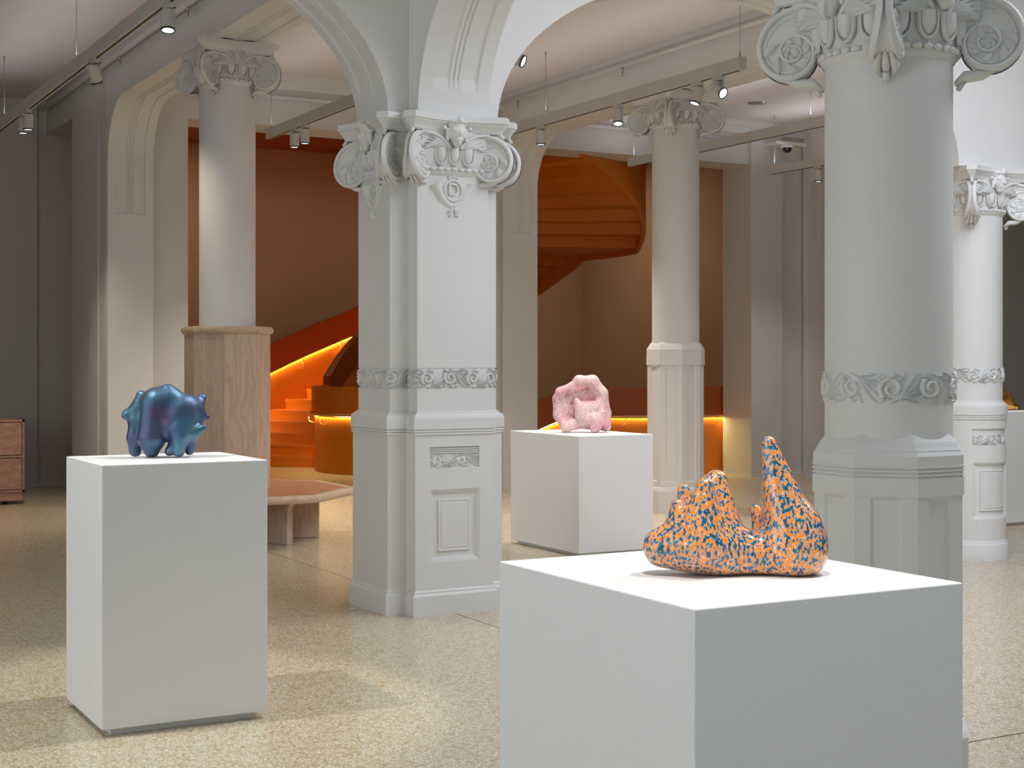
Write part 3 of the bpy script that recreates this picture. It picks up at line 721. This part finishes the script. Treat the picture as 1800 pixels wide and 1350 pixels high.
prims = [((984, 686, -4, 8), (1004, 680, -4, 8)), ((1004, 680, -4, 8), (1018, 667, -6, 9)), ((1018, 667, -6, 9), (1042, 668, -6, 10)), ((1042, 668, -4, 11), (1058, 690, -4, 11)),
         ((1058, 690, -4, 11), (1063, 725, -2, 12)), ((1060, 725, -6, 12), (1046, 750, -14, 10)), ((1064, 725, 6, 12), (1066, 748, 10, 10)), ((978, 697, -2, 7), (984, 690, -4, 7)),
         ((979, 703, 2, 8), (982, 728, 2, 9)), ((982, 728, 2, 9), (995, 750, -6, 9)), ((998, 715, 18, 18), (1045, 718, 18, 20)), ((1008, 694, 16, 15), (1044, 690, 14, 18)), ((990, 702, 14, 13), (998, 738, 14, 13)),
         ((1013, 703, -8, 6), (1022, 722, -10, 10)), ((1022, 716, -8, 12), (1044, 716, -8, 13)), ((1024, 730, -8, 13), (1046, 735, -10, 14)), ((996, 750, -6, 8), (1010, 745, 0, 8)), ((1010, 744, 0, 9), (1040, 744, 0, 9))]
sculpt('pink_sculpture', 'pale pink speckled folded sculpture with hollows', (6.29, 10.19, .936), .00456, (1022, 759), prims, 5.5, 1.0, M['pink'], deep=1.0, carve=[((1001, 703, -15, 10), (997, 730, -13, 8), 5), ((1027, 690, -18, 9), (1048, 695, -16, 8), 5), ((1062, 755, -8, 5), (1064, 757, 0, 5), 4)])
m = M['gold'] = mat('gold_leaf', (.86, .47, .12), .28, 1.0); bumped(m, 60, .15, .003)
prims = [((1750, 700, 0, 16), (1774, 699, 0, 6)), ((1752, 690, 6, 12), (1760, 690, 4, 8)), ((1748, 712, 0, 14), (1776, 716, -4, 9)), ((1776, 712, 6, 11), (1788, 719, 6, 6)), ((1740, 712, 4, 14), (1720, 715, 4, 9))]
sculpt('gold_sculpture', 'gold lumpy sculpture half hidden behind the right column', (10.80, 9.95, 1.053), .0053, (1760, 725), prims, 5, 1.2, M['gold'])

# ------------------------------------------------------------------ track lighting
TZ = 3.93
def track(label, x, y0, y1, cables):
    t = thing('light_track', label, 'light track', (x, y0, TZ))
    mb = MB(); Ln = y1-y0; mb.box(-.03, .03, 0, Ln, .004, .11); mb.build('rail', M['track'], t)
    mb = MB(); mb.box(-.008, .008, .06, Ln-.06, 0, .006); mb.build('slot', M['slot'], t)
    for c in cables:
        mb = MB(); mb.tube([(0, c-y0, .1), (0, c-y0, CEIL-TZ)], .0035, n=6)
        mb.tube([(0, c-y0, CEIL-TZ-.05), (0, c-y0, CEIL-TZ)], .009, n=8); mb.tube([(0, c-y0, .108), (0, c-y0, .15)], .008, n=8); mb.build('suspension_cable', M['steel'], t)
        mb = MB(); mb.box(-.034, .034, max(c-y0-.05, .012), min(c-y0+.05, Ln-.012), .015, .112); mb.build('joint_sleeve', M['track'], t)
    return t
def lamp(label, x, y, aim=(0, 0, -1), power=0):
    """track spotlight hanging below the rail; aim = direction of the beam"""
    t = thing('track_spotlight', label, 'spotlight', (x, y, TZ), 0, 'track spotlights')
    mb = MB(); mb.box(-.022, .022, -.065, .065, -.03, .004); mb.box(.03, .045, -.025, .025, -.115, -.02); mb.box(-.0, .045, -.025, .025, -.03, -.02); mb.build('bracket', M['track'], t)
    body = MB(); body.lathe([(.0, .075), (.044, .075), (.048, .07), (.048, .02), (.0465, .018), (.0465, .014), (.048, .012), (.048, -.02), (.0465, -.022), (.0465, -.026), (.048, -.028), (.048, -.068)], n=24, smooth=False)
    o = body.build('lamp_body', M['track'], t, (0, 0, -.115)); o.rotation_euler = Vector(aim).to_track_quat('-Z', 'Y').to_euler()
    r = MB(); r.lathe([(.049, -.062), (.049, -.074), (.042, -.074), (.041, -.066)], n=24); r.build('front_ring', M['black'], o)
    l = MB(); l.lathe([(0, -.069), (.0415, -.069)], n=24); l.build('lens', M['lens'], o)
    if power:
        s = bpy.data.lights.new('spot_beam', 'SPOT'); s.energy = power; s.spot_size = math.radians(95); s.spot_blend = .8; s.shadow_soft_size = .05; s.color = (1, .84, .66) if x < 4 else (1, .88, .8)
        so = bpy.data.objects.new('spot_beam', s); COL.objects.link(so); so.parent = o; so.location = (0, 0, -.085)
    return t
track('long white light track on cables along the left ceiling beam', 2.8, 7.9, 17.0, (9.2, 12.6, 15.9))
track('white light track ending above the orange stair opening, left of the pier', 5.45, 9.7, 15.3, (12.1, 15.2))
track('white light track with four spotlights, between pier and far column', 7.6, 9.75, 15.2, (9.8, 13.0))
track('white light track ending behind the far slim column', 10.15, 8.9, 15.3, (11.9, 15.2))
track('short white light track in front of the far right wall', 12.15, 8.9, 15.05, (12.0, 14.95))
LL, LM, LR = 55, 260, 95
lamp('lit spotlight near the top left corner, above the blue sculpture', 2.8, 9.85, (-.1, -.25, -1), LL)
lamp('spotlight on the left track tilted away so its lens is hidden', 2.8, 11.95, (.35, .3, -.9), LL)
lamp('lit spotlight far along the left track, right one of the pair', 2.8, 14.65, power=LL*1.4)
lamp('lit spotlight far along the left track, left one of the pair', 2.8, 14.9, power=LL*1.4)
lamp('spotlight cut by the left picture edge', 2.8, 16.6)
lamp('lit spotlight before the orange opening, front one of the pair', 5.45, 14.2, power=LM)
lamp('lit spotlight before the orange opening, rear one of the pair', 5.45, 14.5)
lamp('bright spotlight tilted to the right beside the big arch', 5.45, 9.78, (.62, -.68, -.42))
lamp('lit spotlight pointing straight down left of the slim column', 7.6, 13.1, power=LM)
lamp('lit spotlight before the left scroll of the slim column', 7.6, 11.65, (-.2, -.3, -1), LM)
lamp('spotlight tilted left before the right scroll of the slim column', 7.6, 10.4, (-.38, .04, -1), LM)
lamp('bright spotlight facing the camera near the end of its track', 7.6, 10.1, (.12, -.92, -.5))
lamp('lit spotlight pointing down beside the dome camera', 10.15, 11.35, power=LR)
lamp('lit spotlight on the short far track, left one of the pair', 12.15, 14.1, power=LR)
lamp('lit spotlight on the short far track, right one of the pair', 12.15, 13.85)
lamp('spotlight cut by the right picture edge', 12.15, 10.85, (-.5, -.7, -.6))

# ------------------------------------------------------------------ sprinkler pipes, dome camera, ceiling vent
def pipe(label, pts, heads, r=.024):
    t = thing('sprinkler_pipe', label, 'pipe', pts[0]); o = Vector(pts[0])
    mb = MB(); mb.tube([tuple(Vector(p)-o) for p in pts], r, n=10); mb.build('tube', M['plaster'], t)
    for h in heads:
        q = Vector(h)-o; mb = MB(); mb.tube([tuple(q), tuple(q-Vector((0, 0, .05)))], .013, n=8); mb.tube([tuple(q-Vector((0, 0, .05))), tuple(q-Vector((0, 0, .085)))], .006, n=6); mb.tube([tuple(q-Vector((0, 0, .085))), tuple(q-Vector((0, 0, .09)))], .015, n=8)
        hd = mb.build('sprinkler_head', M['steel'], t)
        mb = MB(); mb.tube([tuple(q-Vector((0, 0, .053))), tuple(q-Vector((0, 0, .08)))], .004, n=6); mb.build('bulb', M['red'], hd)
x = GX[1]-HALF-.075
pipe('white sprinkler pipe along the left ceiling beam', [(x, 8.6, 4.56), (x, 13.6, 4.56), (x, 18.3, 4.56)], [(x, 10.0, 4.54), (x, 12.3, 4.54), (x, 14.6, 4.54), (x, 16.2, 4.54)], .03)
x = GX[2]-HALF-.075
pipe('white sprinkler pipe along the middle ceiling beam', [(x, 15.3, 4.56), (x, 10.0, 4.56), (x, 9.85, 4.56), (x, 9.8, 4.53), (x, 9.8, 4.48)], [(x, 14.9, 4.54), (x, 12.7, 4.54), (x, 9.8, 4.48)], .02)
pipe('white pipe along the top of the far wall, left of the slim column', [(5.0, WY-.05, 4.43), (11.9, WY-.05, 4.43)], [(9.3, WY-.05, 4.42)], .02)
dc = thing('dome_camera', 'black dome security camera on a white bracket, high right', 'camera', (12.55, WY-.32, 4.33))
mb = MB(); mb.box(-.2, .3, -.03, .22, .03, .07); mb.build('bracket', M['plaster'], dc)
mb = MB(); mb.lathe([(0, .03), (.085, .03), (.09, .0), (.085, -.005), (0, -.005)], n=24); mb.build('housing', M['plaster'], dc)
mb = MB(); mb.lathe([(.062, -.005)]+[(.06*math.cos(a), -.01-.06*math.sin(a)) for a in [PI/2*i/6 for i in range(7)]], n=20); mb.build('dome', M['black'], dc)
mb = MB(); mb.lathe([(0, -.012), (.10, -.012), (.115, -.006), (.118, 0)], n=32); o = mb.build('ceiling_vent', M['steel'], None, (11.35, 14.3, CEIL)); tag(o, 'round grey vent in the far ceiling right of the slim column', 'vent')

# ------------------------------------------------------------------ red-stained drawer cabinet at the left edge
cb = thing('drawer_cabinet', 'red-stained wooden drawer cabinet at the left picture edge', 'cabinet', (2.16, 16.2, 0)); cw = .9
mb = MB(); fx = [(-cw, -cw+.025), (cw-.025, cw)]
mb.box(-cw, -cw+.025, 0, .5, .13, .90); mb.box(cw-.025, cw, 0, .5, .13, .90); mb.box(-cw, cw, 0, .5, .875, .90); mb.box(-cw, cw, 0, .5, .13, .155); mb.box(-cw+.02, cw-.02, .03, .5, .15, .88); mb.box(-cw+.02, cw-.02, 0, .1, .495, .52)
mb.build('carcass', M['redwood'], cb)
mb = MB(); mb.box(-cw+.02, cw-.02, .015, .48, .04, .13); mb.build('base_board', M['redwood'], cb)
for i in (0, 1):
    for j in (0, 1):
        mb = MB(); x0 = -cw+.032 if j == 0 else .007; x1 = -.007 if j == 0 else cw-.032; z0 = .162 if i == 0 else .527; z1 = .488 if i == 0 else .868
        mb.box(x0, x1, .004, .028, z0, z1); mb.build('drawer_front', M['redwood'], cb, bevel=.002)
mb = MB(); mb.box(-cw+.04, cw-.04, .02, .028, .15, .88); mb.build('shadow_gap', M['black'], cb)
for sx in (-.75, -.2, .2, .72):
    mb = MB(); mb.lathe([(.022, 0), (.022, .04)], n=12, cap0=True, cap1=True); mb.build('foot', M['black'], cb, (sx, .12, 0))

# ------------------------------------------------------------------ stair hall
SC = (8.9, 18.9); RI, RO = 1.4, 3.2; LAT = math.radians(151)     # LAT: left of the drum as seen from the hall
def sa(deg): return LAT-math.radians(deg)                         # stair angle, clockwise
def sp(r, deg): return (SC[0]+r*math.cos(sa(deg)), SC[1]+r*math.sin(sa(deg)))
b = MB(); b.box(4.1, 14.4, 23.0, 23.2, 0, 7.6); b.box(4.1, 4.3, 16.05, 23.0, 0, 7.6); b.box(14.2, 14.4, 16.05, 23.0, 0, 7.6); b.box(4.3, 14.2, 16.05, 16.1, CEIL, 7.6)
b.box(4.3, 4.62, 16.0, 16.1, 0, CEIL)
struct(b.build('wall_stair_hall', M['stairwall']))
mb = MB(); n = 64; HR = 3.35
inn = [(SC[0]+HR*math.cos(2*PI*i/n), SC[1]+HR*math.sin(2*PI*i/n)) for i in range(n)]
def toedge(x, y):
    dx, dy = x-SC[0], y-SC[1]; k = 1e9
    if dx > 0: k = min(k, (14.2-SC[0])/dx)
    if dx < 0: k = min(k, (4.3-SC[0])/dx)
    if dy > 0: k = min(k, (23.0-SC[1])/dy)
    if dy < 0: k = min(k, (15.52-SC[1])/dy)
    return (SC[0]+dx*k, SC[1]+dy*k)
mb.loft([[(*toedge(*p), 5.0) for p in inn], [(*p, 5.0) for p in inn], [(*p, 5.3) for p in inn], [(*p, 7.5) for p in inn]])
mb.add([(*p, 7.5) for p in inn], [tuple(range(n))])
struct(mb.build('ceiling_stair_hall', M['orange_band']))
stair = thing('spiral_staircase', 'orange spiral staircase glowing behind the far wall openings', 'staircase', (SC[0], SC[1], 0))
A0, RISE = 12., .155
ANG = [A0+7.0*i for i in range(8)]+[A0+56+5.2*i for i in range(14)]+[172+8.5*i for i in range(11)]     # leading edge of each step; the 22nd is a landing
NST = len(ANG)-1
def rel(r, deg, z): x, y = sp(r, deg); return (x-SC[0], y-SC[1], z)
def tread(deg):
    if deg < A0+56: return RISE*max(0, deg-A0)/7.
    if deg < A0+56+5.2*14: return RISE*(8+(deg-A0-56)/5.2)
    return RISE*22+RISE*max(0, (deg-170)/8.5)
for i in range(NST):
    a, c = ANG[i], ANG[i+1]; z = RISE*(i+1); zb = 0 if i < 3 else z-RISE-.09
    mb = MB(); seg = max(3, int((c-a)/2.5))
    rim = [rel(RI, a+(c-a)*k/seg, 0)[:2] for k in range(seg+1)]+[rel(RO, c-(c-a)*k/seg, 0)[:2] for k in range(seg+1)]
    m_ = len(rim); mb.loft([[(x, y, zb) for x, y in rim], [(x, y, z-.03) for x, y in rim], [(x, y, z) for x, y in rim]], cap0=True, cap1=True)
    mb.build('step', M['orange'], stair)
    mb = MB(); q0, q1 = a-.45, a+.6
    mb.loft([[rel(RI, q0, zz), rel(RO, q0*.0+a-.25, zz), rel(RO, a+.3, zz), rel(RI, q1, zz)] for zz in (z-.035, z+.003)], cap0=True, cap1=True); mb.build('nosing', M['orange'], stair)
def wallband(name, r, t, a0, a1, zb, zt, material, n=110):
    """curved wall piece of radius r, thickness t (outwards if positive); zb, zt functions of angle"""
    mb = MB(); rings = []
    for i in range(n+1):
        d = a0+(a1-a0)*i/n
        rings.append([rel(r, d, zb(d)), rel(r, d, zt(d)), rel(r+t, d, zt(d)), rel(r+t, d, zb(d))])
    mb.loft(rings, cap0=True, cap1=True, smooth=False); o = mb.build(name, material, stair)
    return o
AE = ANG[-1]
low = lambda d: max(0, tread(d)-.32) if d > 45 else 0
wallband('outer_wall', RO, .06, A0-6, AE, low, lambda d: tread(d)+.70, M['orange'])
wallband('outer_parapet', RO-.05, .13, A0-6, AE, lambda d: tread(d)+.69, lambda d: tread(d)+1.13, M['orange_band'])
wallband('outer_led', RO-.014, .011, A0-6, 120, lambda d: tread(d)+.687, lambda d: tread(d)+.689, M['led'])
wallband('inner_wall', RI, -.06, A0, AE, low, lambda d: tread(d)+.70, M['orange'])
wallband('inner_parapet', RI+.04, -.12, A0+8, AE, lambda d: tread(d)+.69, lambda d: tread(d)+1.13, M['orange_band'])
one = lambda z: (lambda d: z)
wallband('newel_wall', RI+.0, -.06, -150, A0+8, one(0), one(.76), M['orange'])
wallband('newel_parapet', RI+.045, -.12, -150, A0+8, one(.78), one(1.18), M['orange'])
wallband('newel_led', RI+.013, -.011, -110, A0, one(.777), one(.779), M['led'])
mb = MB()
mb.tube([rel(RI+.10, d, .80) for d in range(-120, 13, 4)], .018, n=8)
mb.tube([rel(RI+.10, 12, .80), rel(RI+.10, 15, .79), rel(RI+.10, 15.5, .70), rel(RI+.06, 12, .69)], .014, n=8)
mb.build('handrail', M['brass'], stair)
for d in (-60, -35, 0):
    mb = MB(); mb.tube([rel(RI+.0, d, .66), rel(RI+.08, d, .67), rel(RI+.1, d, .70), rel(RI+.1, d, .79)], .008, n=6); mb.build('rail_bracket', M['brass'], stair)
for d in (40, 52, 64, 76):
    z = tread(d); mb = MB(); mb.tube([rel(RO, d, z+.52), rel(RO-.08, d, z+.53), rel(RO-.08, d, z+.68)], .009, n=6); mb.build('rail_bracket', M['brass'], stair)
# low curved orange guard inside the right opening
gd = thing('stair_guard', 'low curved orange guard wall with glowing handrail, right opening', 'guard wall', (10.4, 16.6, 0))
gp = [(12.3, 16.12), (11.7, 16.16), (11.1, 16.3), (10.75, 16.48), (10.5, 16.72), (10.25, 17.0), (9.95, 17.2), (9.55, 17.35)]
def cr(P, n=6):
    out = []
    for i in range(len(P)-1):
        p0, p1, p2, p3 = [Vector((*P[min(max(j, 0), len(P)-1)], 0)) for j in (i-1, i, i+1, i+2)]
        for k in range(n):
            t = k/n; v = .5*((2*p1)+(-p0+p2)*t+(2*p0-5*p1+4*p2-p3)*t*t+(-p0+3*p1-3*p2+p3)*t**3); out.append((v.x, v.y))
    return out+[P[-1]]
gc = cr(gp)
def guard(name, off, thick, z0, z1, material, sl=slice(None), drop=True):
    mb = MB(); rings = []; n = len(gc)
    for i in range(n)[sl]:
        a, c = gc[max(i-1, 0)], gc[min(i+1, n-1)]; dx, dy = c[0]-a[0], c[1]-a[1]; l = math.hypot(dx, dy); nx, ny = -dy/l, dx/l   # towards the hall
        if ny > 0: nx, ny = -nx, -ny
        t = max(0, (i-n*.62)/(n*.38)) if drop else 0; dz = -.42*t**1.5
        p = Vector(gc[i])-Vector((10.4, 16.6))
        q0 = (p.x+nx*off, p.y+ny*off); q1 = (p.x+nx*(off-thick), p.y+ny*(off-thick))
        rings.append([(*q0, max(0, z0+dz) if z0 else 0), (*q0, z1+dz), (*q1, z1+dz), (*q1, max(0, z0+dz) if z0 else 0)])
    mb.loft(rings, cap0=True, cap1=True); return mb.build(name, material, gd)
guard('wall_panel', 0, .06, 0, .76, M['orange']); guard('parapet', .04, .10, .78, 1.18, M['orange_band']); guard('led_strip', .013, .011, .777, .779, M['led'])
mb = MB(); mb.tube([(p[0]-10.4, p[1]-16.6-.09, .79) for p in gc[:22]], .016, n=8); mb.build('handrail', M['brass'], gd)
for i in (3, 9, 17, 21):
    p = gc[i]; mb = MB(); mb.tube([(p[0]-10.4, p[1]-16.6, .66), (p[0]-10.4, p[1]-16.6-.08, .67), (p[0]-10.4, p[1]-16.6-.09, .78)], .008, n=6); mb.build('rail_bracket', M['brass'], gd)
area('stair_shaft_light', (SC[0], SC[1], 7.4), 2.5, 2.5, 22, (1, .9, .75))  # unseen area light just under the closed shaft top
for hx, hy, hp in ((6.0, 21.6, 16), (12.4, 20.6, 26)): area('stair_hall_fill', (hx, hy, 4.95), .8, .8, hp, (1, .86, .7))  # added fills that brighten the back wall of the stair hall
